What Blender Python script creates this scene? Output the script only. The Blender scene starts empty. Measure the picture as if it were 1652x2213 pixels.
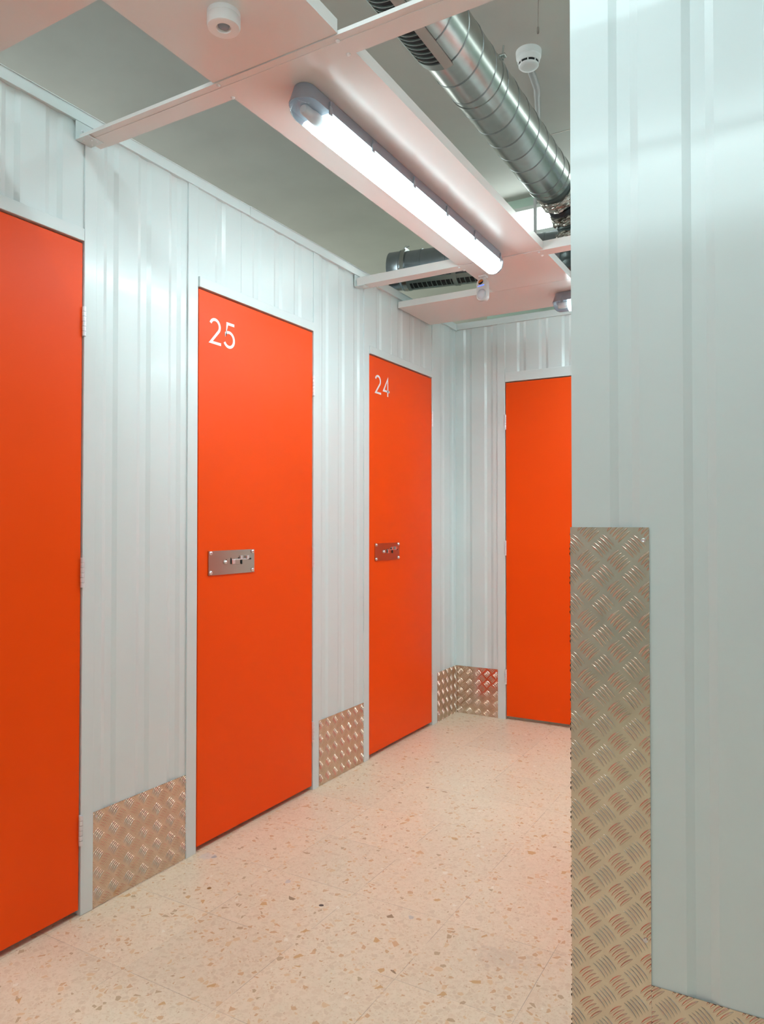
import bpy, bmesh, math, random
from mathutils import Vector, Matrix
random.seed(7)
PI = math.pi
scene = bpy.context.scene
col = scene.collection

# ------------------------------------------------------------------ materials
def new_mat(name):
    m = bpy.data.materials.new(name)
    m.use_nodes = True
    nt = m.node_tree
    return m, nt, nt.nodes['Principled BSDF']

def simple(name, color, rough=.5, metal=0., spec=.5, noise=0., nscale=6., bump=0., bscale=200., coat=0., rnoise=0.):
    m, nt, b = new_mat(name)
    b.inputs['Base Color'].default_value = (*color, 1)
    b.inputs['Roughness'].default_value = rough
    b.inputs['Metallic'].default_value = metal
    b.inputs['Specular IOR Level'].default_value = spec
    b.inputs['Coat Weight'].default_value = coat
    b.inputs['Coat Roughness'].default_value = .12
    geo = nt.nodes.new('ShaderNodeNewGeometry')
    if noise or rnoise:
        n = nt.nodes.new('ShaderNodeTexNoise'); n.inputs['Scale'].default_value = nscale; n.inputs['Detail'].default_value = 4
        nt.links.new(geo.outputs['Position'], n.inputs['Vector'])
        if noise:
            mr = nt.nodes.new('ShaderNodeMapRange')
            mr.inputs['From Min'].default_value = .3; mr.inputs['From Max'].default_value = .7
            mr.inputs['To Min'].default_value = 1 - noise; mr.inputs['To Max'].default_value = 1 + noise
            nt.links.new(n.outputs['Fac'], mr.inputs['Value'])
            mx = nt.nodes.new('ShaderNodeMix'); mx.data_type = 'RGBA'; mx.blend_type = 'MULTIPLY'
            mx.inputs[0].default_value = 1; mx.inputs[6].default_value = (*color, 1)
            nt.links.new(mr.outputs['Result'], mx.inputs[7]); nt.links.new(mx.outputs[2], b.inputs['Base Color'])
        if rnoise:
            mr = nt.nodes.new('ShaderNodeMapRange')
            mr.inputs['From Min'].default_value = .3; mr.inputs['From Max'].default_value = .7
            mr.inputs['To Min'].default_value = rough - rnoise; mr.inputs['To Max'].default_value = rough + rnoise
            nt.links.new(n.outputs['Fac'], mr.inputs['Value']); nt.links.new(mr.outputs['Result'], b.inputs['Roughness'])
    if bump:
        n = nt.nodes.new('ShaderNodeTexNoise'); n.inputs['Scale'].default_value = bscale; n.inputs['Detail'].default_value = 3
        nt.links.new(geo.outputs['Position'], n.inputs['Vector'])
        bp = nt.nodes.new('ShaderNodeBump'); bp.inputs['Strength'].default_value = bump; bp.inputs['Distance'].default_value = .002
        nt.links.new(n.outputs['Fac'], bp.inputs['Height']); nt.links.new(bp.outputs['Normal'], b.inputs['Normal'])
    return m

def emissive(name, color, strength):
    m = bpy.data.materials.new(name); m.use_nodes = True
    nt = m.node_tree; nt.nodes.clear()
    e = nt.nodes.new('ShaderNodeEmission'); e.inputs['Color'].default_value = (*color, 1); e.inputs['Strength'].default_value = strength
    o = nt.nodes.new('ShaderNodeOutputMaterial'); nt.links.new(e.outputs[0], o.inputs['Surface'])
    return m

def diffuser_mat(name, color, strength, side):
    """lamp diffuser under a reflector: brightest straight down, weaker towards its sides"""
    m = emissive(name, color, strength); nt = m.node_tree
    geo = nt.nodes.new('ShaderNodeNewGeometry'); sp = nt.nodes.new('ShaderNodeSeparateXYZ'); nt.links.new(geo.outputs['Normal'], sp.inputs[0])
    ab = nt.nodes.new('ShaderNodeMath'); ab.operation = 'ABSOLUTE'; nt.links.new(sp.outputs[2], ab.inputs[0])
    mr = nt.nodes.new('ShaderNodeMapRange'); mr.inputs['To Min'].default_value = strength * side; mr.inputs['To Max'].default_value = strength
    pw = nt.nodes.new('ShaderNodeMath'); pw.operation = 'POWER'; pw.inputs[1].default_value = 2.2; nt.links.new(ab.outputs[0], pw.inputs[0])
    nt.links.new(pw.outputs[0], mr.inputs['Value'])
    nt.links.new(mr.outputs['Result'], [n for n in nt.nodes if n.type == 'EMISSION'][0].inputs['Strength'])
    return m

def clear_plastic(name, tint=(.92, .96, 1.0)):
    m = bpy.data.materials.new(name); m.use_nodes = True
    nt = m.node_tree; nt.nodes.clear()
    t = nt.nodes.new('ShaderNodeBsdfTransparent'); t.inputs['Color'].default_value = (*tint, 1)
    g = nt.nodes.new('ShaderNodeBsdfGlossy'); g.inputs['Roughness'].default_value = .12
    d = nt.nodes.new('ShaderNodeBsdfTranslucent'); d.inputs['Color'].default_value = (.85, .92, 1, 1)
    f = nt.nodes.new('ShaderNodeFresnel'); f.inputs['IOR'].default_value = 1.5
    mx = nt.nodes.new('ShaderNodeMixShader'); mx2 = nt.nodes.new('ShaderNodeMixShader')
    o = nt.nodes.new('ShaderNodeOutputMaterial')
    mx2.inputs['Fac'].default_value = .12
    nt.links.new(t.outputs[0], mx2.inputs[1]); nt.links.new(d.outputs[0], mx2.inputs[2])
    nt.links.new(f.outputs[0], mx.inputs['Fac']); nt.links.new(mx2.outputs[0], mx.inputs[1]); nt.links.new(g.outputs[0], mx.inputs[2])
    nt.links.new(mx.outputs[0], o.inputs['Surface'])
    return m

LAMP = 66.0
M_white = simple('white_painted_steel', (.67, .74, .745), .32, 0, .5, coat=.2)
M_tray = simple('white_tray_steel', (.76, .745, .73), .24, 0, .5)
M_orange = simple('orange_door_paint', (.86, .068, .0004), .42, 0, .20)
M_digit = simple('white_vinyl', (.85, .84, .88), .4)
M_ceil = simple('hall_ceiling_plaster', (.60, .585, .55), .85, noise=.05, nscale=2.5)
M_hall = simple('pale_green_hall_paint', (.56, .70, .60), .7, noise=.04, nscale=3)
M_alu = simple('aluminium_tread', (.69, .575, .48), .18, 1.0, noise=.05, nscale=30)
M_steel = simple('brushed_steel', (.50, .455, .40), .22, 1.0)
M_rivet = simple('bright_rivet', (.80, .82, .85), .22, 1.0)
M_zinc = simple('zinc_hinge', (.78, .80, .83), .4, .4)
M_galv = simple('galvanised_spiral_sheet', (.47, .48, .46), .262, 1.0, noise=.05, nscale=30)
M_galv_refl = simple('galvanised_dark_reflection', (.33, .37, .41), .262, 1.0, noise=.05, nscale=30)  # same sheet as the spiral duct, dark ceiling reflection put into its colour
M_seam = simple('galvanised_lock_seam', (.26, .27, .27), .30, 1.0)
M_galv_dark = simple('galvanised_grille', (.25, .29, .27), .5, .6, noise=.05)
M_strip = simple('galvanised_strip', (.48, .42, .38), .42, .8)
M_black = simple('dark_void', (.012, .012, .014), .8)
M_lampbody = simple('grey_lamp_housing', (.31, .33, .38), .45)
M_clip = simple('grey_plastic_clip', (.30, .33, .38), .4)
M_clear = clear_plastic('clear_polycarbonate')
M_holder = simple('lamp_holder_plastic', (.72, .70, .68), .5)
M_lit = diffuser_mat('lit_diffuser', (.78, 1.0, 1.03), LAMP, .05)
M_side_lit = diffuser_mat('lit_side_diffuser', (.79, 1.0, 1.03), LAMP * .30, .09)
M_front_lit = diffuser_mat('lit_front_diffuser', (.79, 1.0, 1.03), 84.0, .6)
M_right_fill = diffuser_mat('right_fill_diffuser', (.86, 1.0, .96), 70.0, .6)
M_aisle_lit = diffuser_mat('lit_aisle_diffuser', (.82, 1.0, 1.01), 82.0, .6)
M_left_fill = diffuser_mat('left_fill_diffuser', (.80, 1.0, 1.02), 38.0, .6)
M_plastic = simple('white_sensor_plastic', (.86, .87, .87), .42)
M_pir = simple('off_white_detector_plastic', (.58, .58, .57), .42)
M_lens = simple('frosted_lens', (.48, .49, .52), .35)
M_dlens = simple('grey_blue_lens', (.22, .28, .33), .2)
M_amber = simple('reflected_orange', (.55, .16, .03), .15)
M_led = emissive('blue_status_led', (.05, .12, 1.0), 3.0)
M_conduit = simple('grey_conduit_plastic', (.42, .41, .41), .5)
M_cable = simple('brown_cable', (.16, .12, .10), .6)
M_foil = simple('crumpled_foil_tape', (.62, .58, .53), .30, 1.0, noise=.2, nscale=70, bump=1.0, bscale=60)
M_flex = simple('dark_flexible_duct', (.10, .12, .12), .35, .6)
M_pane = emissive('daylit_pane', (.86, 1, .97), 6.5)
M_pane2 = emissive('added_fill_pane', (.90, 1, .95), 4.6)
M_wframe = simple('window_frame_paint', (.62, .64, .60), .5)
M_box = simple('grey_blue_box_paint', (.45, .48, .55), .5)
M_tapeblk = simple('black_tape', (.02, .02, .025), .4)

def terrazzo():
    m, nt, b = new_mat('polished_terrazzo')
    N = nt.nodes.new; L = nt.links.new
    geo = N('ShaderNodeNewGeometry'); sep = N('ShaderNodeSeparateXYZ'); L(geo.outputs['Position'], sep.inputs[0])
    def math_(op, a, bb=None, c=None, clamp=False):
        n = N('ShaderNodeMath'); n.operation = op; n.use_clamp = clamp
        for i, v in enumerate((a, bb, c)):
            if v is None: continue
            if isinstance(v, (int, float)): n.inputs[i].default_value = v
            else: L(v, n.inputs[i])
        return n.outputs[0]
    def mix(f, a, c, mode='MIX'):
        n = N('ShaderNodeMix'); n.data_type = 'RGBA'; n.blend_type = mode
        if isinstance(f, (int, float)): n.inputs[0].default_value = f
        else: L(f, n.inputs[0])
        for k, v in ((6, a), (7, c)):
            if isinstance(v, tuple): n.inputs[k].default_value = (*v, 1)
            else: L(v, n.inputs[k])
        return n.outputs[2]
    # warp a little so that the chips are not perfect cells
    nz = N('ShaderNodeTexNoise'); nz.inputs['Scale'].default_value = 60; L(geo.outputs['Position'], nz.inputs['Vector'])
    wv = N('ShaderNodeVectorMath'); wv.operation = 'SCALE'; L(nz.outputs['Color'], wv.inputs[0]); wv.inputs[3].default_value = .008
    wp = N('ShaderNodeVectorMath'); wp.operation = 'ADD'; L(geo.outputs['Position'], wp.inputs[0]); L(wv.outputs[0], wp.inputs[1])
    def chips(scale, lo, hi, keep):
        v1 = N('ShaderNodeTexVoronoi'); v1.voronoi_dimensions = '2D'; v1.inputs['Scale'].default_value = scale; L(wp.outputs[0], v1.inputs['Vector'])
        v2 = N('ShaderNodeTexVoronoi'); v2.voronoi_dimensions = '2D'; v2.feature = 'DISTANCE_TO_EDGE'; v2.inputs['Scale'].default_value = scale; L(wp.outputs[0], v2.inputs['Vector'])
        sc_ = N('ShaderNodeSeparateColor'); L(v1.outputs['Color'], sc_.inputs[0])
        thr = math_('MULTIPLY_ADD', sc_.outputs[2], hi - lo, lo)
        mk = math_('MULTIPLY', math_('SUBTRACT', v2.outputs['Distance'], thr), 25, clamp=True)
        mk = math_('MULTIPLY', mk, math_('LESS_THAN', sc_.outputs[0], keep))
        return mk, sc_.outputs[1]
    base = (.655, .475, .325)
    big = N('ShaderNodeTexNoise'); big.inputs['Scale'].default_value = 3.5; big.inputs['Detail'].default_value = 3; L(geo.outputs['Position'], big.inputs['Vector'])
    c = mix(big.outputs['Fac'], (.74, .61, .46), (.79, .655, .50))
    def ramp(fac, stops):
        r = N('ShaderNodeValToRGB'); r.color_ramp.interpolation = 'CONSTANT'
        els = r.color_ramp.elements
        while len(els) < len(stops): els.new(.5)
        for e, (p, cc) in zip(els, stops): e.position = p; e.color = (*cc, 1)
        L(fac, r.inputs[0]); return r.outputs[0]
    mk, rnd = chips(150, .04, .30, .75)
    c = mix(math_('MULTIPLY', mk, .7), c, ramp(rnd, [(0, (.70, .555, .405)), (.5, (.80, .67, .52)), (.8, (.67, .49, .32)), (.95, (.58, .37, .23))]))
    mk, rnd = chips(62, .05, .36, .78)
    c = mix(math_('MULTIPLY', mk, .8), c, ramp(rnd, [(0, (.73, .58, .43)), (.30, (.68, .53, .385)), (.52, (.79, .65, .50)), (.76, (.71, .48, .27)), (.90, (.60, .34, .16)), (.972, (.46, .30, .16)), (.99, (.84, .76, .64))]))
    mk, rnd = chips(34, .18, .40, .055)
    c = mix(math_('MULTIPLY', mk, .85), c, ramp(rnd, [(0, (.60, .33, .12)), (.45, (.48, .30, .16)), (.7, (.64, .37, .18)), (.95, (.24, .14, .06))]))
    # tile joints, pitch 0.3275 m
    def line(sock, off):
        fr = math_('FRACT', math_('DIVIDE', math_('SUBTRACT', sock, off), .3275))
        d = math_('MULTIPLY', math_('MINIMUM', fr, math_('SUBTRACT', 1, fr)), .3275)
        return math_('SUBTRACT', 1, math_('MULTIPLY', math_('SUBTRACT', d, .0004), 1400, clamp=True), clamp=True)
    ln = math_('MAXIMUM', line(sep.outputs[0], .005), line(sep.outputs[1], .063))
    fade = N('ShaderNodeTexNoise'); fade.inputs['Scale'].default_value = 5; L(geo.outputs['Position'], fade.inputs['Vector'])
    fd = math_('MULTIPLY', math_('SUBTRACT', fade.outputs['Fac'], .37), 5, clamp=True)
    c = mix(math_('MULTIPLY', math_('MULTIPLY', ln, fd), .75), c, (.33, .25, .19))
    # tile to tile tone
    cell = N('ShaderNodeCombineXYZ')
    L(math_('FLOOR', math_('DIVIDE', math_('SUBTRACT', sep.outputs[0], .005), .3275)), cell.inputs[0])
    L(math_('FLOOR', math_('DIVIDE', math_('SUBTRACT', sep.outputs[1], .063), .3275)), cell.inputs[1])
    wn = N('ShaderNodeTexWhiteNoise'); L(cell.outputs[0], wn.inputs['Vector'])
    tone = math_('MULTIPLY_ADD', wn.outputs['Value'], .07, .965)
    cc = N('ShaderNodeCombineColor'); [L(tone, cc.inputs[i]) for i in range(3)]
    c = mix(1.0, c, cc.outputs[0], 'MULTIPLY')
    # worn patches and the few loose dark chips
    def spot(x, y, rx, ry, colr, amt, soft=3.0):
        nonlocal c
        dx = math_('DIVIDE', math_('SUBTRACT', sep.outputs[0], x), rx); dy = math_('DIVIDE', math_('SUBTRACT', sep.outputs[1], y), ry)
        d = math_('SQRT', math_('ADD', math_('MULTIPLY', dx, dx), math_('MULTIPLY', dy, dy)))
        d = math_('ADD', d, math_('MULTIPLY', math_('SUBTRACT', nz.outputs['Fac'], .5), 1.6))
        c = mix(math_('MULTIPLY', math_('MULTIPLY', math_('SUBTRACT', 1, d), soft, clamp=True), amt), c, colr)
    spot(.058, 1.985, .035, .028, (.66, .60, .55), .7)
    spot(.083, 1.993, .010, .012, (.34, .34, .36), .8)
    spot(.422, 1.981, .012, .014, (.50, .50, .52), .6)
    spot(.886, 1.990, .010, .012, (.42, .43, .45), .6)
    spot(.608, 1.912, .008, .007, (.03, .018, .01), 1, 8)
    spot(.226, 1.816, .007, .008, (.28, .13, .02), 1, 8)
    spot(1.20, 1.93, .10, .07, (.45, .36, .30), .25, 1.5)
    L(c, b.inputs['Base Color'])
    b.inputs['Roughness'].default_value = .30
    b.inputs['Specular IOR Level'].default_value = .5
    rr = math_('MULTIPLY_ADD', big.outputs['Fac'], .10, .285); L(rr, b.inputs['Roughness'])
    return m
M_floor = terrazzo()

# ------------------------------------------------------------------ mesh helpers
class Fr:
    """wall frame: a along the wall, b out of it, z up"""
    def __init__(s, o, u, n): s.o, s.u, s.n = Vector(o), Vector(u), Vector(n)
    def p(s, a, b, z): return s.o + s.u * a + s.n * b + Vector((0, 0, z))
LEFT = Fr((0, 0, 0), (0, 1, 0), (1, 0, 0))
END = Fr((0, 4.285, 0), (1, 0, 0), (0, -1, 0))
FRONT = Fr((0, 1.515, 0), (1, 0, 0), (0, -1, 0))
SIDE = Fr((1.513, 0, 0), (0, -1, 0), (-1, 0, 0))      # corridor face of the corner block, a = -Y
NEAR = Fr((0, -.62, 0), (-1, 0, 0), (0, 1, 0))        # wall behind the photographer, a = -X
WORLD = Fr((0, 0, 0), (1, 0, 0), (0, 1, 0))

class MB:
    def __init__(s): s.bm = bmesh.new()
    def face(s, pts):
        vs = [s.bm.verts.new(p) for p in pts]
        return s.bm.faces.new(vs)
    def box(s, F, a0, a1, b0, b1, z0, z1):
        P = [F.p(a, b, z) for z in (z0, z1) for (a, b) in ((a0, b0), (a1, b0), (a1, b1), (a0, b1))]
        v = [s.bm.verts.new(p) for p in P]
        for q in ((0, 3, 2, 1), (4, 5, 6, 7), (0, 1, 5, 4), (1, 2, 6, 5), (2, 3, 7, 6), (3, 0, 4, 7)):
            s.bm.faces.new([v[i] for i in q])
        return s
    def wbox(s, x0, x1, y0, y1, z0, z1): return s.box(WORLD, x0, x1, y0, y1, z0, z1)
    def rings(s, rings, closed=True, cap0=True, cap1=True):
        R = [[s.bm.verts.new(p) for p in r] for r in rings]
        n = len(R[0])
        for i in range(len(R) - 1):
            for j in range(n if closed else n - 1):
                k = (j + 1) % n
                s.bm.faces.new((R[i][j], R[i][k], R[i + 1][k], R[i + 1][j]))
        if cap0: s.bm.faces.new(R[0][::-1])
        if cap1: s.bm.faces.new(R[-1])
        return s
    def lathe(s, c, axis, prof, n=32):
        """prof: (distance along axis, radius)"""
        ax = Vector(axis).normalized(); t = ax.orthogonal().normalized(); u = ax.cross(t); c = Vector(c)
        return s.rings([[c + ax * d + (t * math.cos(2 * PI * k / n) + u * math.sin(2 * PI * k / n)) * max(r, 1e-5) for k in range(n)] for d, r in prof])
    def cyl(s, p0, p1, r, n=20):
        p0, p1 = Vector(p0), Vector(p1)
        return s.lathe(p0, p1 - p0, [(0, r), ((p1 - p0).length, r)], n)
    def dome(s, c, axis, r, h, n=14, m=5):
        return s.lathe(c, axis, [(0, r)] + [(h * math.sin(PI / 2 * k / m), r * math.cos(PI / 2 * k / m)) for k in range(1, m + 1)], n)
    def tube(s, path, r, n=12, rfun=None):
        path = [Vector(p) for p in path]; rings = []; prev = None
        for i, p in enumerate(path):
            d = (path[min(i + 1, len(path) - 1)] - path[max(i - 1, 0)]).normalized()
            t = d.orthogonal().normalized() if prev is None else (prev - d * prev.dot(d)).normalized()
            prev = t; u = d.cross(t); rr = rfun(i) if rfun else r
            rings.append([p + (t * math.cos(2 * PI * k / n) + u * math.sin(2 * PI * k / n)) * rr for k in range(n)])
        return s.rings(rings)
    def prism(s, F, pts, z0, z1):
        """closed outline of (a, b) pulled up from z0 to z1"""
        return s.rings([[F.p(a, b, z0) for a, b in pts], [F.p(a, b, z1) for a, b in pts]])
    def plate(s, F, pts, b0, b1):
        """closed outline of (a, z) pulled out from b0 to b1"""
        return s.rings([[F.p(a, b0, z) for a, z in pts], [F.p(a, b1, z) for a, z in pts]])

def build(name, mb, mat, parent=None, smooth=None, bevel=0., seg=2, label=None):
    bm = mb.bm
    bmesh.ops.remove_doubles(bm, verts=bm.verts, dist=1e-6)
    bmesh.ops.recalc_face_normals(bm, faces=bm.faces)
    if parent is not None:
        w = parent.location.copy(); q = parent.parent
        while q is not None: w += q.location; q = q.parent
        bmesh.ops.translate(bm, verts=bm.verts, vec=-w)
    me = bpy.data.meshes.new(name); bm.to_mesh(me); bm.free()
    me.materials.append(mat)
    if smooth is not None:
        me.polygons.foreach_set('use_smooth', [True] * len(me.polygons))
        me.set_sharp_from_angle(angle=math.radians(smooth))
    o = bpy.data.objects.new(name, me); col.objects.link(o)
    if parent is not None: o.parent = parent
    if bevel:
        md = o.modifiers.new('edge', 'BEVEL'); md.width = bevel; md.segments = seg; md.limit_method = 'ANGLE'; md.angle_limit = math.radians(40)
    if label: o['label'] = label
    return o

def tag(o, label=None, cat=None, group=None, kind=None):
    if label: o['label'] = label
    if cat: o['category'] = cat
    if group: o['group'] = group
    if kind: o['kind'] = kind
    return o

def empty(name, loc):
    o = bpy.data.objects.new(name, None); o.empty_display_size = .05; o.location = loc; col.objects.link(o); return o

def thing(name, loc, label, cat, group=None, kind=None):
    return tag(empty(name, loc), label, cat, group, kind)

# ------------------------------------------------------------------ wall pieces
G_S, G_F, G_D = .016, .026, .0055           # groove: slant, floor, depth
def panel(F, a0, a1, z0, z1, grooves, parent, lap=None, back=-.032):
    pts = [(a0, 0)]
    for g in grooves:
        pts += [(g, 0), (g + G_S, -G_D), (g + G_S + G_F, -G_D), (g + 2 * G_S + G_F, 0)]
    if lap is not None:                        # a sheet joint: the next sheet lies 1.2 mm proud
        k = [i for i, q in enumerate(pts) if q[0] > lap]
        i0 = k[0] if k else len(pts)
        pts = pts[:i0] + [(lap, 0), (lap + .0006, .0014)] + [(a, b + .0014) for a, b in pts[i0:]] + [(a1, .0014)]
    else:
        pts.append((a1, 0))
    pts += [(a1, back), (a0, back)]
    m = MB(); m.prism(F, pts, z0, z1)
    return build('wall_panel', m, M_white, parent, smooth=12)

def jamb(F, a0, a1, z1, parent, z0=0.0, b=.006):
    m = MB(); m.box(F, a0, a1, -.045, b, z0, z1)
    return build('door_jamb', m, M_white, parent, bevel=.0015)

def header(F, a0, a1, parent, z1=2.113):
    m = MB(); m.box(F, a0, a1, -.045, .009, 2.074, z1)
    return build('door_header', m, M_white, parent, bevel=.0015)

def cap(F, a0, a1, name, z0=2.438, z1=2.476, b=.010):
    m = MB(); m.box(F, a0, a1, -.06, b, z0, z1)
    m.box(F, a0, a1, b, b + .0025, z1 - .003, z1)
    return tag(build(name, m, M_white, None, bevel=.0012), 'white folded steel cap along the wall top', 'trim', kind='structure')

# digits as constant-width strokes
def arc(cx, cy, r, a0, a1, n=20, ry=None):
    return [(cx + r * math.cos(math.radians(a0 + (a1 - a0) * k / n)), cy + (ry or r) * math.sin(math.radians(a0 + (a1 - a0) * k / n))) for k in range(n + 1)]
STROKES = {
    '2': [arc(.0305, .0685, .0255, 160, -38, 22) + [(.0075, .0055), (.0635, .0055)]],
    '5': [[(.0565, .0950), (.0165, .0950), (.0085, .0535)] + arc(.0265, .0340, .0285, 128, -152, 26)],
    '4': [[(.0530, 0.0), (.0530, .0945), (.0085, .0275), (.0720, .0275)]],
}
def digit(F, ch, a0, z0, b, parent, w=.0108):
    m = MB()
    for st in STROKES[ch]:
        P = [Vector((x, y)) for x, y in st]; Lp, Rp = [], []
        for i, p in enumerate(P):
            d0 = (p - P[i - 1]).normalized() if i else (P[1] - p).normalized()
            d1 = (P[i + 1] - p).normalized() if i < len(P) - 1 else d0
            t = (d0 + d1).normalized(); nrm = Vector((-t.y, t.x)); k = w / 2 / max(.45, nrm.dot(Vector((-d0.y, d0.x))))
            Lp.append(p + nrm * k); Rp.append(p - nrm * k)
        m.rings([[F.p(a0 + q.x, b0, z0 + q.y) for q, b0 in ((Lp[i], b), (Rp[i], b), (Rp[i], b + .0007), (Lp[i], b + .0007))] for i in range(len(P))])
    return build('number_digit', m, M_digit, parent, label='white digit %s' % ch)

def hinge(F, a, z0, z1, parent):
    root = MB(); root.box(F, a - .012, a + .012, .0005, .0025, z0, z1)
    k = MB(); n = 6; h = (z1 - z0) / n
    for i in range(n):
        k.cyl(F.p(a, .0075, z0 + i * h + .0006), F.p(a, .0075, z0 + (i + 1) * h - .0006), .0062, 14)
    o = build('hinge', k, M_zinc, parent, smooth=40, label='zinc butt hinge')
    build('hinge_leaf', root, M_zinc, o)
    return o

def lock(F, a0, parent, bb):
    """steel plate with a sliding bolt, a0 = its left edge"""
    W, z0, z1 = .262, 1.005, 1.097
    ca0, ca1, cz0, cz1 = a0 + .120, a0 + .189, 1.040, 1.068      # opening
    m = MB()
    for (x0, x1, y0, y1) in ((a0, ca0, z0, z1), (ca1, a0 + W, z0, z1), (ca0, ca1, z0, cz0), (ca0, ca1, cz1, z1)):
        m.box(F, x0, x1, bb, bb + .0045, y0, y1)
    o = build('lock_plate', m, M_steel, parent, label='steel lock plate')
    m = MB(); m.box(F, ca0 - .002, ca1 + .002, bb - .0005, bb + .0008, cz0 - .002, cz1 + .002); build('lock_recess', m, M_steel, o)
    m = MB(); m.box(F, ca0 + .001, ca0 + .0055, bb + .0008, bb + .0047, cz1 - .018, cz1 - .001)
    m.box(F, ca1 - .0045, ca1 - .001, bb + .0008, bb + .0047, cz0 + .002, cz1 + .004)
    m.box(F, ca1 + .030, ca1 + .053, bb + .0045, bb + .0049, 1.0565, 1.0625); build('bolt_slot', m, M_black, o)
    m = MB(); m.box(F, ca0 + .004, ca1 + .034, bb + .002, bb + .0085, 1.0575, 1.0625)
    m.box(F, ca0 + .004, ca0 + .022, bb + .0015, bb + .0105, 1.043, 1.0605)
    m.box(F, ca1 - .016, ca1 - .002, bb + .003, bb + .009, 1.060, 1.0745)
    m.box(F, ca1 + .018, ca1 + .034, bb + .003, bb + .012, 1.060, 1.0745)
    build('sliding_bolt', m, M_rivet, o, bevel=.0012)
    m = MB(); m.box(F, a0 + .096, a0 + .113, bb + .0045, bb + .008, 1.046, 1.0635); build('bolt_stop', m, M_steel, o, bevel=.001)
    m = MB(); m.dome(F.p(a0 + .090, bb + .0045, 1.052), F.n, .0085, .009); build('bolt_knob', m, M_rivet, o, smooth=50)
    for da, z in ((.0115, 1.0885), (W - .0115, 1.0885), (.0115, 1.0155), (W - .0115, 1.0155)):
        m = MB(); m.dome(F.p(a0 + da, bb + .0045, z), F.n, .0085, .007); build('rivet', m, M_rivet, o, smooth=50)
    return o

def door(n, F, a0, a1, hinge_at, label, digits='', with_lock=True, z0=.020, z1=2.068):
    d = thing('door_%d' % n, F.p((a0 + a1) / 2, 0, 0), label, 'door', kind='structure')
    bf = .003
    m = MB(); m.box(F, a0, a1, -.038, bf, z0, z1)
    build('door_leaf', m, M_orange, d, bevel=.0015)
    ha = a1 + .003 if hinge_at == 'far' else a0 - .003
    for zz in (.215, 1.003, 1.779): hinge(F, ha, zz, zz + .092, d)
    x = a0 + .055
    for ch in digits:
        digit(F, ch, x, 1.8785, bf, d); x += .0815
    if with_lock: lock(F, a0 + .051 if hinge_at == 'far' else a1 - .051 - .262, d, bf)
    return d

# tread plate with five-bar relief
def tread_plate(F, a0, a1, z0, z1, name, label, cat, b=.002, group=None, ph=(0, 0), screws=(), wing=None, pitch=.0605, root_label=None):
    root = thing(name, F.p((a0 + a1) / 2, b, z0), label, cat, group)
    def relief(F, a0, a1, z0, z1, b, ph):
        bm = bmesh.new(); q = pitch / 2; L, W, H = .0335, .0058, .0021; NS = 8
        n0, n1 = int((a0 - pitch) // pitch) - 1, int((a1 + pitch) // pitch) + 2
        m0, m1 = int((z0 - pitch) // pitch) - 1, int((z1 + pitch) // pitch) + 2
        for i in range(n0, n1):
            for j in range(m0, m1):
                for (ox, oz, ang) in ((0, 0, -45), (q, q, 45)):
                    ca, cz = i * pitch + ox + ph[0], j * pitch + oz + ph[1]
                    if not (a0 - .03 < ca < a1 + .03 and z0 - .03 < cz < z1 + .03): continue
                    t = Vector((math.cos(math.radians(ang)), math.sin(math.radians(ang)))); nn = Vector((-t.y, t.x))
                    for k in range(-2, 3):
                        c = Vector((ca, cz)) + nn * (k * .0078); rows = []
                        for s in range(NS + 1):
                            f = s / NS * 2 - 1; w = W / 2 * math.sqrt(max(0, 1 - f * f * .97)); h = H * math.sqrt(max(0, 1 - f * f * .9))
                            mid = c + t * (f * L / 2) + nn * (.0016 * (1 - f * f) - .0008)
                            rows.append([bm.verts.new((mid.x + nn.x * e * w, mid.y + nn.y * e * w, h * g)) for e, g in ((-1, -.3), (-.55, .75), (0, 1), (.55, .75), (1, -.3))])
                        for s in range(NS):
                            for e in range(4): bm.faces.new((rows[s][e], rows[s + 1][e], rows[s + 1][e + 1], rows[s][e + 1]))
        for co, no in (((a0, 0, 0), (-1, 0, 0)), ((a1, 0, 0), (1, 0, 0)), ((0, z0, 0), (0, -1, 0)), ((0, z1, 0), (0, 1, 0))):
            bmesh.ops.bisect_plane(bm, geom=bm.verts[:] + bm.edges[:] + bm.faces[:], plane_co=co, plane_no=no, clear_outer=True)
        for v in bm.verts: v.co = F.p(v.co.x, b + v.co.z, v.co.y)
        return bm
    def sheet(F, a0, a1, z0, z1, b, ph, nm):
        m = MB(); m.bm.free(); m.bm = relief(F, a0, a1, z0, z1, b, ph)
        m.box(F, a0, a1, b - .002, b, z0, z1)
        return build(nm, m, M_alu, root, smooth=50)
    sheet(F, a0, a1, z0, z1, b, ph, 'plate')
    if wing: sheet(*wing, 'return_plate')
    for a, z in screws:
        m = MB(); m.lathe(F.p(a, b, z), F.n, [(0, .0048), (.0016, .0046), (.0024, .003), (.0016, .0018), (.0012, .0002)], 16)
        build('screw', m, M_rivet, root, smooth=30)
    return root

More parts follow.
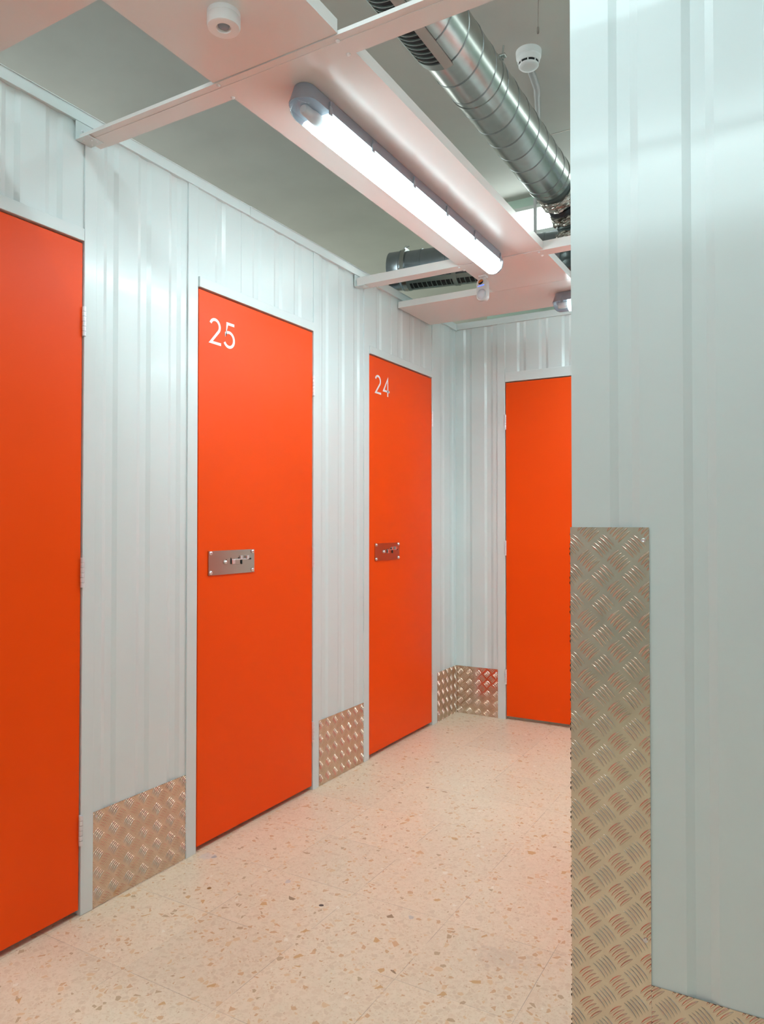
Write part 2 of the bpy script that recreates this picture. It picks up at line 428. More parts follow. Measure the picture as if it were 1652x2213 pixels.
# ================================================================== setting
m = MB(); m.wbox(-3.2, 4.4, -2.6, 8.0, -.06, 0); tag(build('floor', m, M_floor), 'polished beige terrazzo floor in square tiles', 'floor', kind='structure')
m = MB(); m.wbox(-3.2, 4.4, -2.6, 8.0, 3.5, 3.56)
ceiling = tag(build('ceiling', m, M_ceil), 'grey plastered hall ceiling above the partitions', 'ceiling', kind='structure')
m = MB(); m.wbox(-.05, 4.4, 4.95, 5.05, 0, 3.5); m.wbox(-.05, .05, 5.05, 8.0, 0, 3.5); tag(build('wall_far', m, M_hall), 'green painted hall wall behind the partitions', 'wall', kind='structure')
m = MB(); m.wbox(-3.3, -3.2, -2.6, 8.1, 0, 3.56); tag(build('wall_outer', m, M_ceil), 'grey hall wall beyond the storage units', 'wall', kind='structure')
m = MB(); m.wbox(4.4, 4.5, -2.6, 5.05, 0, 3.56); tag(build('wall_east', m, M_white), 'hall wall at the far right', 'wall', kind='structure')
m = MB(); m.wbox(-3.3, 4.5, -2.7, -2.6, 0, 3.56); tag(build('wall_south', m, M_ceil), 'hall wall behind the photographer', 'wall', kind='structure')

m = MB(); m.wbox(-3.2, -.05, 8.0, 8.1, 0, 3.56); tag(build('wall_north', m, M_ceil), 'grey hall wall far beyond the left partition', 'wall', kind='structure')

ZT = 2.45
wl = thing('wall_left', (0, 1.5, 0), 'white ribbed steel partition on the left', 'wall', kind='structure')
panel(LEFT, -1.4, .715, 0, ZT, [-1.2 + .1383 * k for k in range(13)], wl)
jamb(LEFT, .715, .762, ZT, wl)
panel(LEFT, .762, 1.4895, 2.08, ZT, [.804, .942, 1.080, 1.2185, 1.3565], wl)
header(LEFT, .765, 1.4865, wl)
jamb(LEFT, 1.4895, 1.5345, ZT, wl)
panel(LEFT, 1.5345, 1.930, 0, ZT, [1.5655, 1.7035, 1.842], wl)
jamb(LEFT, 1.930, 1.980, ZT, wl)
panel(LEFT, 1.980, 2.711, 2.08, ZT, [2.0745, 2.290, 2.428, 2.566], wl, lap=2.222)
header(LEFT, 1.986, 2.709, wl)
jamb(LEFT, 2.711, 2.757, ZT, wl)
panel(LEFT, 2.757, 3.152, 0, ZT, [2.781, 2.920, 3.0585], wl)
jamb(LEFT, 3.152, 3.202, ZT, wl)
panel(LEFT, 3.202, 3.933, 2.08, ZT, [3.279, 3.512, 3.651, 3.790], wl, lap=3.440)
header(LEFT, 3.207, 3.931, wl)
jamb(LEFT, 3.933, 4.000, ZT, wl)
panel(LEFT, 4.000, 4.285, 0, ZT, [4.058, 4.196], wl)

m = MB()
m.wbox(-1.70, -1.66, -1.4, 4.3, 0, ZT)
for yy in (.30, 1.72, 2.95, 4.26): m.wbox(-1.66, -.05, yy, yy + .03, 0, ZT)
build('unit_partition', m, M_white, wl)

we = thing('wall_end', (.8, 4.285, 0), 'white ribbed steel partition across the corridor end', 'wall', kind='structure')
panel(END, 0, .285, 0, ZT, [.055, .197], we)
jamb(END, .285, .3355, ZT, we)
panel(END, .3355, 1.064, 2.09, ZT, [.411, .550, .690, .83, .968], we)
header(END, .3375, 1.062, we, 2.132)
jamb(END, 1.064, 1.112, ZT, we)
panel(END, 1.112, 1.88, 0, ZT, [1.15 + .1383 * k for k in range(5)], we)
jamb(END, 1.88, 1.927, ZT, we)
panel(END, 1.927, 2.656, 2.09, ZT, [1.99 + .1383 * k for k in range(4)], we)
header(END, 1.929, 2.654, we, 2.132)
panel(END, 2.656, 4.4, 0, ZT, [2.7 + .1383 * k for k in range(12)], we)

# corner block on the right: two white ribbed faces
wr = thing('wall_right', (1.6, 1.6, 0), 'white ribbed steel partition corner on the right', 'wall', kind='structure')
panel(FRONT, 1.513, 1.8725, 0, ZT, [1.591, 1.7305], wr)
jamb(FRONT, 1.8725, 1.922, ZT, wr)
panel(FRONT, 1.922, 4.4, 0, ZT, [2.0 + .1383 * k for k in range(16)], wr)
panel(SIDE, -2.02, -1.547, 0, ZT, [-1.95, -1.81, -1.67], wr)
panel(SIDE, -2.75, -2.02, 2.08, ZT, [-2.70, -2.56, -2.42, -2.28, -2.14], wr)
header(SIDE, -2.745, -2.025, wr)
panel(SIDE, -3.115, -2.75, 0, ZT, [-3.05, -2.91], wr)
m = MB(); m.wbox(1.545, 4.4, 3.075, 3.115, 0, ZT); build('wall_panel', m, M_white, wr)

wn = thing('wall_near', (1.5, -.62, 0), 'white steel partition behind the photographer', 'wall', kind='structure')
panel(NEAR, -.05, 0, 0, ZT, [], wn)
panel(NEAR, -.78, -.05, 2.08, ZT, [-.74 + .1383 * k for k in range(5)], wn)
panel(NEAR, -.83, -.78, 0, ZT, [], wn)
panel(NEAR, -2.52, -2.45, 0, ZT, [], wn)
panel(NEAR, -3.25, -2.52, 2.08, ZT, [-3.2 + .1383 * k for k in range(5)], wn)
panel(NEAR, -4.4, -3.25, 0, ZT, [-4.3 + .1383 * k for k in range(7)], wn)
m = MB(); m.wbox(.80, .83, -2.6, -.652, 0, ZT); m.wbox(2.45, 2.48, -2.6, -.652, 0, ZT); build('aisle_partition', m, M_white, wn)

cap(LEFT, -1.4, 2.270, 'trim_1'); cap(LEFT, 2.264, 4.285, 'trim_2', 2.4365, 2.4765, .0118)
cap(END, 0, 4.4, 'trim_3', 2.438, 2.478); cap(FRONT, 1.50, 4.4, 'trim_4'); cap(SIDE, -3.115, -1.5, 'trim_5')

door(1, LEFT, .768, 1.4845, 'far', 'orange storage door cut off by the left edge of the photo')
door(2, LEFT, 1.9865, 2.706, 'far', 'orange storage door numbered 25 with a brushed lock plate', '25')
door(3, LEFT, 3.2085, 3.9285, 'far', 'orange storage door numbered 24 nearest the corridor end', '24')
door(4, END, .3405, 1.060, 'near', 'unnumbered orange door in the end wall, half hidden by the corner')
door(5, END, 1.931, 2.650, 'far', 'orange storage door in the end wall, hidden behind the corner')
door(6, SIDE, -2.740, -2.025, 'far', 'unseen orange door added on the corridor side for warm bounce')  # unseen door added so its orange bounce tints the trays
door(7, NEAR, -.775, -.055, 'far', 'orange storage door behind the photographer, left one')
door(8, NEAR, -3.245, -2.525, 'far', 'orange storage door behind the photographer, right one')

# ------------------------------------------------------------------ window high in the hall wall
w = thing('window_1', (.7, 4.95, 3.2), 'bright slot window high in the green hall wall', 'window', kind='structure')
m = MB(); m.wbox(-.05, 3.70, 4.925, 4.932, 3.235, 3.392); build('pane', m, M_pane, w)
m = MB(); m.wbox(-.09, 3.74, 4.90, 4.949, 3.392, 3.418); m.wbox(-.09, 3.74, 4.90, 4.949, 3.205, 3.235)
m.wbox(-.09, -.05, 4.90, 4.949, 3.235, 3.392); m.wbox(3.70, 3.74, 4.90, 4.949, 3.235, 3.392)
build('window_frame', m, M_wframe, w, bevel=.002)
w = thing('fill_window', (-3.2, 2.3, 2.6), 'unseen wide window added behind the left partition for fill light', 'window', kind='structure')  # added out of view to brighten the hall ceiling
m = MB(); m.wbox(-3.192, -3.185, .3, 7.6, 2.62, 3.40); build('pane', m, M_pane2, w)
m = MB(); m.wbox(-3.199, -3.15, .26, 7.64, 3.40, 3.43); m.wbox(-3.199, -3.15, .26, 7.64, 2.59, 2.62); m.wbox(-3.199, -3.15, .26, .30, 2.62, 3.40); m.wbox(-3.199, -3.15, 7.60, 7.64, 2.62, 3.40)
build('window_frame', m, M_wframe, w, bevel=.002)
t = thing('wall_box', (.50, 4.90, 3.05), 'grey blue box on the hall wall under the bright window', 'box')
m = MB(); m.wbox(.36, .66, 4.80, 4.949, 2.99, 3.17); build('casing', m, M_box, t, bevel=.006)
m = MB(); m.wbox(.38, .52, 4.796, 4.80, 3.03, 3.13); build('cover', m, M_conduit, t, bevel=.001)

m = MB(); m.wbox(.30, 4.4, 4.210, 4.214, 3.4985, 3.5005); tag(build('trim_6', m, M_strip), 'thin dark joint line between ceiling boards', 'trim', kind='structure')

# ------------------------------------------------------------------ tread plates
tread_plate(LEFT, 1.5345, 1.9315, 0.001, .2985, 'kick_plate', 'aluminium tread kick plate between the left door and door 25', 'kick plate', .003, 'aluminium kick plates', (.012, .01),
            [(1.548, .283), (1.548, .055), (1.919, .285), (1.919, .045)])
tread_plate(LEFT, 2.763, 3.168, 0.001, .2985, 'kick_plate', 'aluminium tread kick plate between door 25 and door 24', 'kick plate', .003, 'aluminium kick plates', (.02, .0),
            [(2.776, .283), (2.776, .045), (3.154, .283), (3.154, .045)])
tread_plate(LEFT, 4.003, 4.281, 0.001, .2985, 'kick_plate', 'narrow tread kick plate right of door 24 running into the corner', 'kick plate', .003, 'aluminium kick plates', (.005, .02), [(4.016, .283), (4.016, .045)])
tread_plate(END, .004, .286, 0.001, .2985, 'kick_plate', 'tread kick plate on the end wall left of the unnumbered door', 'kick plate', .003, 'aluminium kick plates', (.03, .02), [(.272, .275), (.272, .030)])
tread_plate(FRONT, 1.6668, 1.8725, 0.001, .2985, 'kick_plate', 'tread kick plate at the foot of the right-hand white panel', 'kick plate', .003, 'aluminium kick plates', (.003, .022), [(1.86, .283)])
tread_plate(FRONT, 1.5115, 1.6665, .001, 1.1925, 'corner_guard', 'tall aluminium tread plate guarding the white wall corner', 'corner guard', .003, None, (.0044, .0055),
            [(1.656, 1.167), (1.656, .383), (1.656, .045)], wing=(SIDE, -1.668, -1.5135, .001, 1.1925, .003, (.02, .03)))

# ------------------------------------------------------------------ suspended trays, rails
ZB = 2.382
def tray(x0, x1, y0, y1, label, rx=True):
    t = thing('ceiling_tray', ((x0 + x1) / 2, (y0 + y1) / 2, ZB), label, 'ceiling tray', 'suspended white steel trays')
    m = MB(); m.wbox(x0, x1, y0, y1, ZB, ZB + .0014); build('tray_bottom', m, M_tray, t)
    for (a, b_, c, d) in ((x0, x0 + .0014, y0, y1), (x1 - .0014, x1, y0, y1), (x0 + .0014, x1 - .0014, y0, y0 + .0014), (x0 + .0014, x1 - .0014, y1 - .0014, y1)):
        m = MB(); m.wbox(a, b_, c, d, ZB + .0014, ZB + .034); build('tray_flange', m, M_tray, t)
    return t
tray(.012, 1.99, .690, 1.092, 'white tray running across, cut off by the upper left edge')
tray(1.995, 3.95, .690, 1.092, 'white tray over the side corridor, out of the photo')
tray(.567, .966, 1.095, 1.4555, 'short white ceiling tray holding the round sensor')
tray(.567, .966, 1.538, 3.0585, 'long white ceiling tray carrying the lit tube lamp')
tray(.567, .966, 3.127, 3.498, 'short white ceiling tray with the motion detector hanging from it')
tray(.012, 2.0, 3.500, 3.897, 'wide white ceiling tray across the corridor end')
tray(2.005, 3.95, 3.500, 3.897, 'white tray over the end corridor, hidden by the corner')

def rail(y0, y1, tall_near, label, screws, step=None):
    t = thing('cross_rail', (.75, (y0 + y1) / 2, 2.38), label, 'support rail', 'white cross rails under the ceiling')
    m = MB(); m.wbox(.02, 1.512, y0, y1, 2.3795, 2.381)
    if step: m.wbox(.055, 1.512, step, y1, 2.3782, 2.3795)
    hn, hf = (.038, .009) if tall_near else (.009, .038)
    m.wbox(.02, 1.512, y0, y0 + .0015, 2.381, 2.381 + hn); m.wbox(.02, 1.512, y1 - .0015, y1, 2.381, 2.381 + hf)
    build('rail', m, M_tray, t)
    br = MB(); br.wbox(.0065, .064, y0 - .005, y1 - .025, 2.3755, 2.3778); br.wbox(.0065, .0085, y0 - .005, y1 - .025, 2.3778, 2.4375)
    b = build('wall_bracket', br, M_white, t, bevel=.0006)
    yc = (y0 + y1) / 2 - .014
    for (x, y) in ((.024, yc - .014), (.024, yc + .016), (.046, yc - .002), (.054, yc + .012)):
        s = MB(); s.dome((x, y, 2.3755), (0, 0, -1), .0035, .0015, 10, 3); build('screw', s, M_zinc, b, smooth=60)
    for (y, z) in ((yc - .006, 2.412), (yc + .010, 2.407)):
        s = MB(); s.dome((.0085, y, z), (1, 0, 0), .0042, .003, 10, 3); build('screw', s, M_zinc, b, smooth=60)
    for (x, y) in screws:
        s = MB(); s.dome((x, y, 2.3785), (0, 0, -1), .0062, .005, 12, 4); build('screw', s, M_plastic, t, smooth=60)
    return t
rail(1.4575, 1.5355, False, 'white cross rail between the sensor tray and the lamp tray', [(.576, 1.466), (.572, 1.528), (.955, 1.475), (.950, 1.531)], 1.479)
rail(3.0605, 3.1245, True, 'white cross rail beyond the far end of the tube lamp', [(.566, 3.072), (.572, 3.116), (.943, 3.074), (.944, 3.116)])

# ------------------------------------------------------------------ tube lamps
def stadium(o, u, v, c0, c1, w, z, n=12):
    """outline around a centre line from c0 to c1 along u, half width w along v"""
    pts = []
    for k in range(n + 1):
        a = -PI / 2 + PI * k / n; pts.append(o + u * (c1 + w * math.cos(a)) + v * (w * math.sin(a)) + Vector((0, 0, z)))
    for k in range(n + 1):
        a = PI / 2 + PI * k / n; pts.append(o + u * (c0 + w * math.cos(a)) + v * (w * math.sin(a)) + Vector((0, 0, z)))
    return pts
def lamp(o, u, length, label, clear0=.105, clear1=.045, clips=(), lit=None):
    o = Vector(o); u = Vector(u); v = Vector((0, 0, 1)).cross(u)
    t = thing('ceiling_tube_lamp', o + u * (length / 2), label, 'tube lamp', 'batten tube lamps')
    W = .043; zr, zt, zb = -.047, -.001, -.095
    c0, c1 = W, length - W
    m = MB(); m.rings([stadium(o, u, v, c0, c1, w_, z_) for w_, z_ in ((.030, zt), (.034, -.014), (.041, -.036), (.044, zr + .003), (.044, zr - .001))])
    build('lamp_housing', m, M_lampbody, t, smooth=35)
    def sect(a, wr):                       # half ellipse section below the rim
        return [o + u * a + v * (wr * math.cos(PI * k / 16)) + Vector((0, 0, zr - (zr - zb) * (wr / W) * math.sin(PI * k / 16))) for k in range(17)]
    m = MB(); m.rings([sect(clear0, W), sect(length - clear1, W)])
    build('diffuser', m, lit or M_lit, t, smooth=40)
    for (s0, s1, e) in ((0.0, clear0, 0), (length - clear1, length, 1)):
        rows = []
        for k in range(9):
            f = k / 8; a = s0 + (s1 - s0) * f
            dd = max(0.0, min(1.0, (a if e == 0 else length - a) / W)); wr = W * math.sqrt(max(.0004, 1 - (1 - dd) ** 2))
            rows.append(sect(a, wr))
        m = MB(); m.rings(rows, closed=False, cap0=False, cap1=False)
        build('clear_end', m, M_clear, t, smooth=60)
        hs = clear0 if e == 0 else length - clear1
        sgn = -1 if e == 0 else 1
        m = MB(); m.lathe(o + u * hs + Vector((0, 0, zr - .012)), u * sgn, [(0, .0165), (.03, .0165), (.034, .0145), (abs(hs - (s0 if e == 0 else s1)) * .62, .0145), (abs(hs - (s0 if e == 0 else s1)) * .68, .010)], 18)
        build('tube_holder', m, M_holder, t, smooth=40)
    for a in clips:
        for sg in (1, -1):
            ax = Fr(o, u, v * sg)
            m = MB(); m.box(ax, a - .007, a + .007, .0435, .0475, zr - .012, zr + .012); m.box(ax, a - .0025, a + .0025, .0405, .0475, zr + .012, zr + .026)
            build('clip', m, M_clip, t, bevel=.001)
    return t
lamp((.766, 1.556, ZB), (0, 1, 0), 1.474, 'long lit tube lamp under the middle ceiling tray', clips=(.10, .33, .60, .86, 1.12, 1.40))
lamp((.815, 3.700, ZB), (1, 0, 0), 1.492, 'lit tube lamp mostly hidden by the corner at the end', .085, .045, clips=(.06, .33, .60, .86, 1.12, 1.40))
lamp((.66, .890, ZB), (1, 0, 0), 1.492, 'lit tube lamp over the side corridor, above the photo', clips=(.10, .33, .60, .86, 1.12, 1.40), lit=M_side_lit)
lamp((3.0, 3.700, ZB), (1, 0, 0), .9, 'unseen tube lamp added deep in the end corridor for fill', clips=(.10, .4, .8))  # extra unseen lamp, added for general fill

lamp((.25, .42, 3.499), (1, 0, 0), 1.492, 'lit tube lamp on the hall ceiling, above the photo', lit=M_front_lit)
lamp((.90, -1.25, 3.499), (1, 0, 0), 1.492, 'lit tube lamp on the hall ceiling behind the photographer', lit=M_aisle_lit)
lamp((-2.4, 1.5, 3.499), (0, 1, 0), 1.492, 'unseen hall ceiling lamp added behind the left partition for fill', lit=M_left_fill)  # invented fill lamp, lifts the left part of the hall ceiling
lamp((2.5, 2.6, 3.499), (1, 0, 0), 1.492, 'unseen hall ceiling lamp added behind the right corner for fill', lit=M_right_fill)  # invented fill lamp, lifts the right part of the hall ceiling

# ------------------------------------------------------------------ sensors
c = Vector((.775, 1.268, ZB))
t = thing('ceiling_presence_sensor', c, 'round white presence sensor under the nearest tray', 'sensor')
m = MB(); m.lathe(c, (0, 0, -1), [(0, .0385), (.010, .0385), (.0105, .0378), (.0115, .0385), (.030, .0385), (.0345, .0365), (.0355, .0335), (.0345, .018), (.033, .0165), (.028, .0155), (.028, .0001)], 48); build('housing', m, M_plastic, t, smooth=35)
m = MB(); m.dome(c + Vector((0, 0, -.0285)), (0, 0, -1), .0140, .0055, 20); build('lens', m, M_dlens, t, smooth=60)

c = Vector((.6165, 3.235, ZB))
t = thing('motion_detector', c, 'white motion detector with blue light hanging under the tray', 'motion detector')
m = MB(); m.wbox(.595, .632, 3.228, 3.262, 2.373, ZB); m.wbox(.608, .622, 3.246, 3.256, 2.340, 2.374); build('mounting_bracket', m, M_plastic, t, bevel=.002)
FP = Fr((.6165, 3.247, 0), (1, 0, 0), (0, -1, 0)); zc, hh = 2.309, .0545
def pill(w, h, zc, n=10, r=None):
    r = r or w; P = []
    for cx, cz, a0 in ((w - r, h - r, 0), (-w + r, h - r, 90), (-w + r, -h + r, 180), (w - r, -h + r, 270)):
        P += [(cx + r * math.cos(math.radians(a0 + 90 * k / n)), zc + cz + r * math.sin(math.radians(a0 + 90 * k / n))) for k in range(n + 1)]
    return P
m = MB(); m.rings([[FP.p(a, b_, z) for a, z in pill(w_, h_, zc, 10, .024 * w_ / .028)] for b_, w_, h_ in ((0, .027, hh), (.004, .028, hh + .001), (.024, .0275, hh), (.029, .0245, hh - .003))]); build('detector_body', m, M_pir, t, smooth=40)
m = MB(); m.rings([[FP.p(x * s_, .028 + b_, 2.2855 + z * s_) for x, z in [(.0225 * math.cos(2 * PI * k / 28), .0255 * math.sin(2 * PI * k / 28)) for k in range(28)]] for b_, s_ in ((0, 1), (.005, .93), (.009, .78), (.012, .5), (.013, .1))]); build('dome_lens', m, M_lens, t, smooth=60)
m = MB(); m.plate(FP, [(-.004 + .0125 * math.cos(2 * PI * k / 24) , 2.3445 + .0115 * math.sin(2 * PI * k / 24) + .003 * math.cos(2 * PI * k / 24)) for k in range(24)], .027, .0298); build('camera_window', m, M_black, t)
m = MB(); m.plate(FP, [(-.004 + .0118 * math.cos(PI * k / 14 + .12), 2.3435 + .0108 * math.sin(PI * k / 14 + .12) + .003 * math.cos(PI * k / 14 + .12)) for k in range(15)], .0292, .0303); build('lens_reflection', m, M_amber, t)  # orange door's reflection painted onto the black lens
m = MB(); m.plate(FP, [(-.019, 2.3235), (.012, 2.3275), (.013, 2.3315), (-.017, 2.3265)], .0275, .0296); build('status_light', m, M_led, t)

c = Vector((.785, 3.413, 3.5))
t = thing('smoke_detector', c, 'white round smoke detector on the grey ceiling beside the duct', 'smoke detector')
m = MB(); m.lathe(c, (0, 0, -1), [(0, .062), (.030, .060), (.034, .055)], 40); build('mounting_base', m, M_plastic, t, smooth=35)
m = MB(); m.lathe(c + Vector((0, 0, -.034)), (0, 0, -1), [(0, .055), (.018, .053), (.022, .050)], 40); build('detector_collar', m, M_plastic, t, smooth=35)
m = MB(); m.lathe(c + Vector((0, 0, -.056)), (0, 0, -1), [(0, .047), (.011, .046)], 40); build('dark_vents', m, M_black, t, smooth=35)
for k in range(8):
    a = 2 * PI * k / 8 + .25; d = Vector((math.cos(a), math.sin(a), 0)); Fq = Fr(c, Vector((-d.y, d.x, 0)), d)
    m = MB(); m.box(Fq, -.0028, .0028, .044, .0485, -.067, -.056); build('vent_fin', m, M_plastic, t)
m = MB(); m.lathe(c + Vector((0, 0, -.067)), (0, 0, -1), [(0, .0485), (.004, .0485), (.009, .044), (.011, .030), (.0115, .0001)], 40); build('detector_face', m, M_plastic, t, smooth=50)

t = thing('electrical_conduit', (.7, 3.9, 3.48), 'grey conduit from the smoke detector to the bright window', 'conduit')
zc = 3.486
pth = [(.768, 3.47, zc), (.752, 3.55, zc), (.742, 3.63, zc), (.733, 3.70, zc), (.712, 3.765, zc)]
m = MB(); m.tube(pth, .0175, 12); build('flexible_sleeve', m, M_conduit, t, smooth=50)
pth = [(.716, 3.75, zc), (.672, 3.90, zc), (.50, 4.42, zc), (.352, 4.86, zc), (.336, 4.895, zc - .01), (.330, 4.908, zc - .03)] + [(.328, 4.91 - .0, 3.44 - .05 * k) for k in range(16)]
m = MB(); m.tube(pth, .0145, 12); build('rigid_pipe', m, M_conduit, t, smooth=50)

t = thing('hanging_cable', (1.187, 2.312, 3.5), 'thin cable with a dark tip dangling from the ceiling', 'cable')
m = MB(); m.tube([(1.215, 2.30, 3.5), (1.207, 2.304, 3.3), (1.196, 2.309, 3.1), (1.190, 2.311, 2.95), (1.187, 2.312, 2.828)], .0012, 6); build('wire', m, M_cable, t, smooth=60)
m = MB(); m.lathe((1.187, 2.312, 2.832), (0, 0, -1), [(0, .0015), (.004, .0035), (.016, .0042), (.022, .0036), (.025, .0015)], 12); build('tip', m, M_cable, t, smooth=60)

# ------------------------------------------------------------------ ducts
def spiral(p0, p1, r, pitch, rb=.0024, w=.0065, turn0=0., n=28):
    """the raised lock seam that winds around a duct"""
    p0, p1 = Vector(p0), Vector(p1); ax = (p1 - p0); L = ax.length; ax.normalize()
    t = Vector((0, 0, 1)) - ax * ax.z; t.normalize(); u = ax.cross(t); N = int(L / pitch * n); rows = []
    for k in range(N + 1):
        d = L * k / N; a = 2 * PI * d / pitch + turn0; rad = t * math.cos(a) + u * math.sin(a)
        rows.append([p0 + ax * (d + e * w / 2) + rad * (r + g * rb) for e, g in ((-1, -.2), (-.6, 1), (.6, 1), (1, -.2))])
    m = MB(); m.rings(rows, closed=False, cap0=False, cap1=False); return m
def patch(p0, p1, r, a0, a1, d0, d1, th, ref, n=16):
    """curved strip on a duct between two angles (from ref axis) and two distances"""
    p0, p1 = Vector(p0), Vector(p1); ax = (p1 - p0).normalized(); t = Vector(ref) - ax * Vector(ref).dot(ax); t.normalize(); u = Vector((0, 0, 1)); u = u - ax * u.dot(ax); u.normalize()
    def pt(d, a, rr): return p0 + ax * d + (t * math.cos(math.radians(a)) + u * math.sin(math.radians(a))) * rr
    rows = []
    for k in range(n + 1):
        a = a0 + (a1 - a0) * k / n; rows.append([pt(d0, a, r), pt(d1, a, r), pt(d1, a, r + th), pt(d0, a, r + th)])
    return rows
def grille(parent, p0, p1, r, a0, a1, d0, d1, ref, pitch, fa, fd, strip_mat, strip_side):
    m = MB(); m.rings(patch(p0, p1, r, a0, a1, d0, d1, .003, ref)); g = build('grille', m, M_black, parent, smooth=40, label='slotted air grille')
    sides = (((a0, a0 + fa), M_galv_dark), ((a1 - fa, a1), M_galv_dark)) if strip_side is None else (((a0, a0 + fa), M_galv_dark), ((a1 - fa * 1.25, a1), strip_mat))
    for (x0, x1), mm in sides:
        m = MB(); m.rings(patch(p0, p1, r + .002, x0, x1, d0 - .0, d1, .007, ref, 6)); build('grille_frame', m, mm, g, smooth=40)
    for x0, x1 in ((d0, d0 + fd), (d1 - fd, d1)):
        m = MB(); m.rings(patch(p0, p1, r + .002, a0, a1, x0, x1, .0065, ref)); build('grille_frame', m, M_galv_dark, g, smooth=40)
    k = d0 + fd + pitch * .6
    while k < d1 - fd - pitch * .3:
        m = MB(); m.rings(patch(p0, p1, r + .003, a0 + fa, a1 - fa, k, k + .0034, .0055, ref, 8)); build('slat', m, M_galv_dark, g, smooth=40)
        k += pitch
    return g
def band(p0, p1, r, d, w, th, n=40):
    p0, p1 = Vector(p0), Vector(p1); ax = (p1 - p0).normalized(); m = MB()
    m.lathe(p0 + ax * d, ax, [(0, r), (0, r + th), (w, r + th), (w, r)], n); return m

D0, D1, DR = (.807, -.4, 2.98), (.807, 3.66, 2.98), .115
t = thing('spiral_duct', (.807, 1.6, 2.98), 'long galvanised spiral duct running above the trays', 'air duct')
m = MB(); m.lathe(D0, (0, 1, 0), [(0, DR), (4.06, DR)], 64); build('duct_pipe', m, M_galv, t, smooth=40)
build('spiral_seam', spiral(D0, D1, DR, .131, turn0=1.0), M_seam, t, smooth=50)
grille(t, D0, D1, DR, 212, 287, 1.45, 2.80, (1, 0, 0), .027, 13, .035, M_strip, 1)
m = band(D0, D1, DR, 3.10, .028, .003); build('hanger_strap', m, M_galv, t, smooth=40)
sx = .807 + (DR + .012) * math.cos(math.radians(35)); sz = 2.98 + (DR + .012) * math.sin(math.radians(35))
m = MB(); m.wbox(sx - .014, sx + .016, 2.703, 2.727, sz - .010, sz + .001); build('strap_lug', m, M_galv, t, bevel=.003)
m = MB(); m.cyl((sx, 2.715, sz - .018), (sx + .006, 2.715, sz + .035), .004, 8); m.lathe((sx, 2.715, sz - .014), (0, 0, -1), [(0, .008), (.006, .008)], 6); build('hanger_rod', m, M_galv, t, smooth=40)
m = band(D0, D1, DR, 4.03, .03, .003); build('end_collar', m, M_galv, t, smooth=40)

# flexible taped bend from the long duct down to the cross duct
random.seed(3)
ctrl = [(.807, 3.66, 2.98), (.815, 3.80, 2.965), (.835, 3.92, 2.91), (.848, 3.985, 2.82), (.852, 4.0, 2.71), (.852, 4.0, 2.585)]
def cat(P, n=10):
    P = [Vector(p) for p in P]; out = []
    for i in range(len(P) - 1):
        a, b, c_, d = P[max(i - 1, 0)], P[i], P[i + 1], P[min(i + 2, len(P) - 1)]
        for k in range(n):
            s = k / n; out.append(.5 * ((2 * b) + (c_ - a) * s + (2 * a - 5 * b + 4 * c_ - d) * s * s + (3 * b - a - 3 * c_ + d) * s ** 3))
    return out + [P[-1]]
pth = cat(ctrl)
m = MB(); m.tube(pth, .09, 28, lambda i: (.113 - .026 * min(1, i / 16)) + .003 * math.sin(i * 2.1)); hose = build('flexible_bend', m, M_flex, t, smooth=60, label='dark flexible bend patched with foil tape')
def crumple(i0, i1, r, name, mat, amp):
    m = MB(); m.tube(cat([pth[i] for i in range(i0, i1)], 4), r, 40, lambda i: r)
    for v_ in m.bm.verts:
        v_.co += Vector((random.uniform(-amp, amp), random.uniform(-amp, amp), random.uniform(-amp, amp)))
    build(name, m, mat, hose, smooth=25)
crumple(6, 14, .109, 'foil_tape', M_foil, .006)
crumple(20, 27, .100, 'foil_tape', M_foil, .007)
crumple(15, 19, .0985, 'black_tape', M_tapeblk, .001)
crumple(31, 36, .0985, 'foil_tape', M_foil, .007)

dv = Vector((.985, .1726, 0)).normalized(); S0 = Vector((1.19, 4.30, 2.797)) - dv * 1.535; S1 = S0 + dv * 2.35; SR = .115
t = thing('cross_duct', S0 + dv * .6, 'short capped galvanised duct with a slotted grille beyond the rail', 'air duct')
m = MB(); m.lathe(S0, dv, [(.02, .10), (0, SR - .004), (0, SR), (2.35, SR)], 56); build('duct_pipe', m, M_galv_refl, t, smooth=40)
m = MB(); m.lathe(S0, dv, [(-.004, SR - .01), (-.004, SR + .004), (.065, SR + .005), (.072, SR + .010), (.080, SR + .005), (.095, SR + .003), (.095, SR)], 56); build('end_cap', m, M_galv_refl, t, smooth=35)
for d in (.20, .36, .48, .62, .78, .95, 1.1):
    m = band(S0, S1, SR, d, .012, .0025); build('duct_seam', m, M_galv_refl, t, smooth=40)
grille(t, S0, S1, SR, 226, 284, .10, 1.6, (0, 1, 0), .030, 14, .03, M_galv_dark, None)
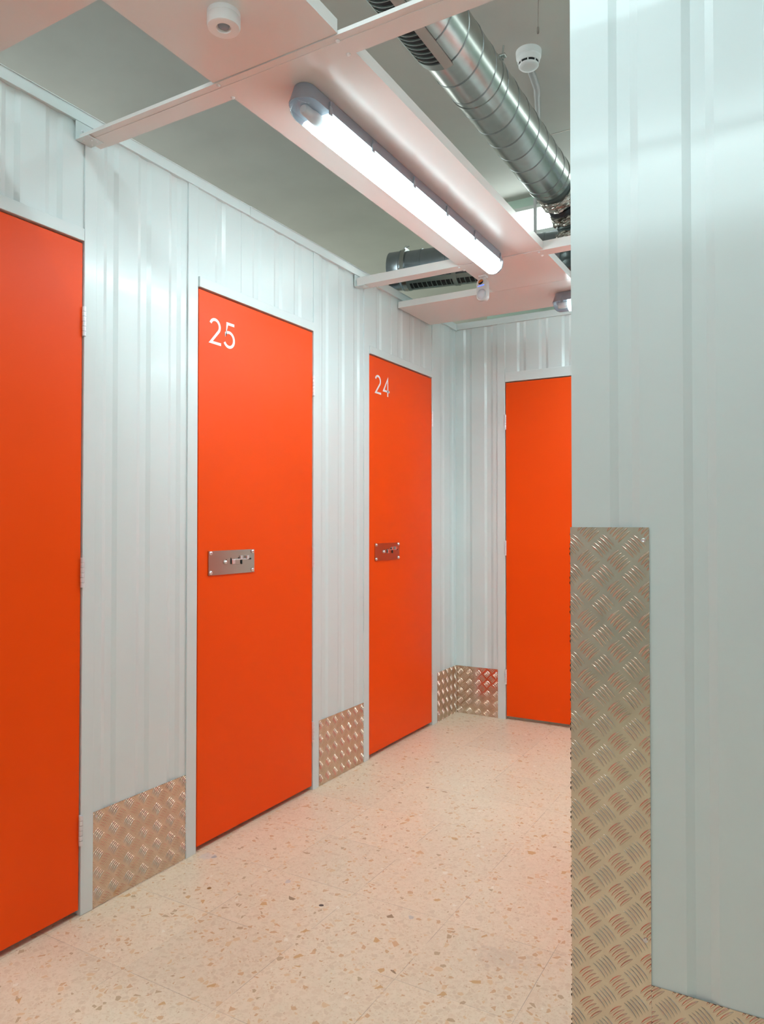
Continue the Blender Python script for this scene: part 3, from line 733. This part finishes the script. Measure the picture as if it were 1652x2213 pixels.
for d in (.085, .405):
    m = band(S0, S1, SR + .0095, d, .026, .003); build('clamp_strap', m, M_galv_dark if d > .2 else M_galv, t, smooth=40)
cb = S0 + dv * .098 + Vector((0, 0, SR + .012))
m = MB(); m.cyl(cb + Vector((-.012, -.03, .0)), cb + Vector((.03, -.03, .012)), .004, 10); m.dome(cb + Vector((.008, -.03, .004)), (0, -.3, 1), .012, .014, 12)
m.wbox(cb.x - .006, cb.x + .006, cb.y - .04, cb.y - .01, cb.z - .012, cb.z + .006); build('clamp_bolt', m, M_rivet, t, smooth=40)

# ------------------------------------------------------------------ world, camera, view
wd = bpy.data.worlds.new('hall_air'); scene.world = wd; wd.use_nodes = True
wd.node_tree.nodes['Background'].inputs['Color'].default_value = (.9, .95, 1, 1); wd.node_tree.nodes['Background'].inputs['Strength'].default_value = .05

cam = bpy.data.cameras.new('camera'); co = bpy.data.objects.new('camera', cam); col.objects.link(co)
f, yaw, pitch, roll, cx = 1580.1, 30.032, .9064, .0086, 1.9323
cam.sensor_fit = 'VERTICAL'; cam.sensor_height = 32; cam.lens = f / 2213 * 32; cam.clip_start = .02
y_, t_, r_ = map(math.radians, (yaw, pitch, roll))
fw = Vector((-math.sin(y_) * math.cos(t_), math.cos(y_) * math.cos(t_), math.sin(t_))); rt = Vector((math.cos(y_), math.sin(y_), 0)); up = rt.cross(fw)
rt2 = rt * math.cos(r_) + up * math.sin(r_); up2 = up * math.cos(r_) - rt * math.sin(r_)
co.matrix_world = Matrix(((rt2.x, up2.x, -fw.x, cx), (rt2.y, up2.y, -fw.y, 0), (rt2.z, up2.z, -fw.z, 1.2), (0, 0, 0, 1)))
scene.camera = co
scene.view_settings.view_transform = 'Standard'; scene.view_settings.look = 'None'; scene.view_settings.gamma = 1; scene.view_settings.use_curve_mapping = False
scene.view_settings.exposure = 0.10
cy = scene.cycles
cy.use_denoising = True
cy.max_bounces = 10; cy.diffuse_bounces = 5; cy.glossy_bounces = 5; cy.transmission_bounces = 6; cy.transparent_max_bounces = 8
cy.caustics_reflective = True; cy.caustics_refractive = False; cy.blur_glossy = .5; cy.sample_clamp_indirect = 6
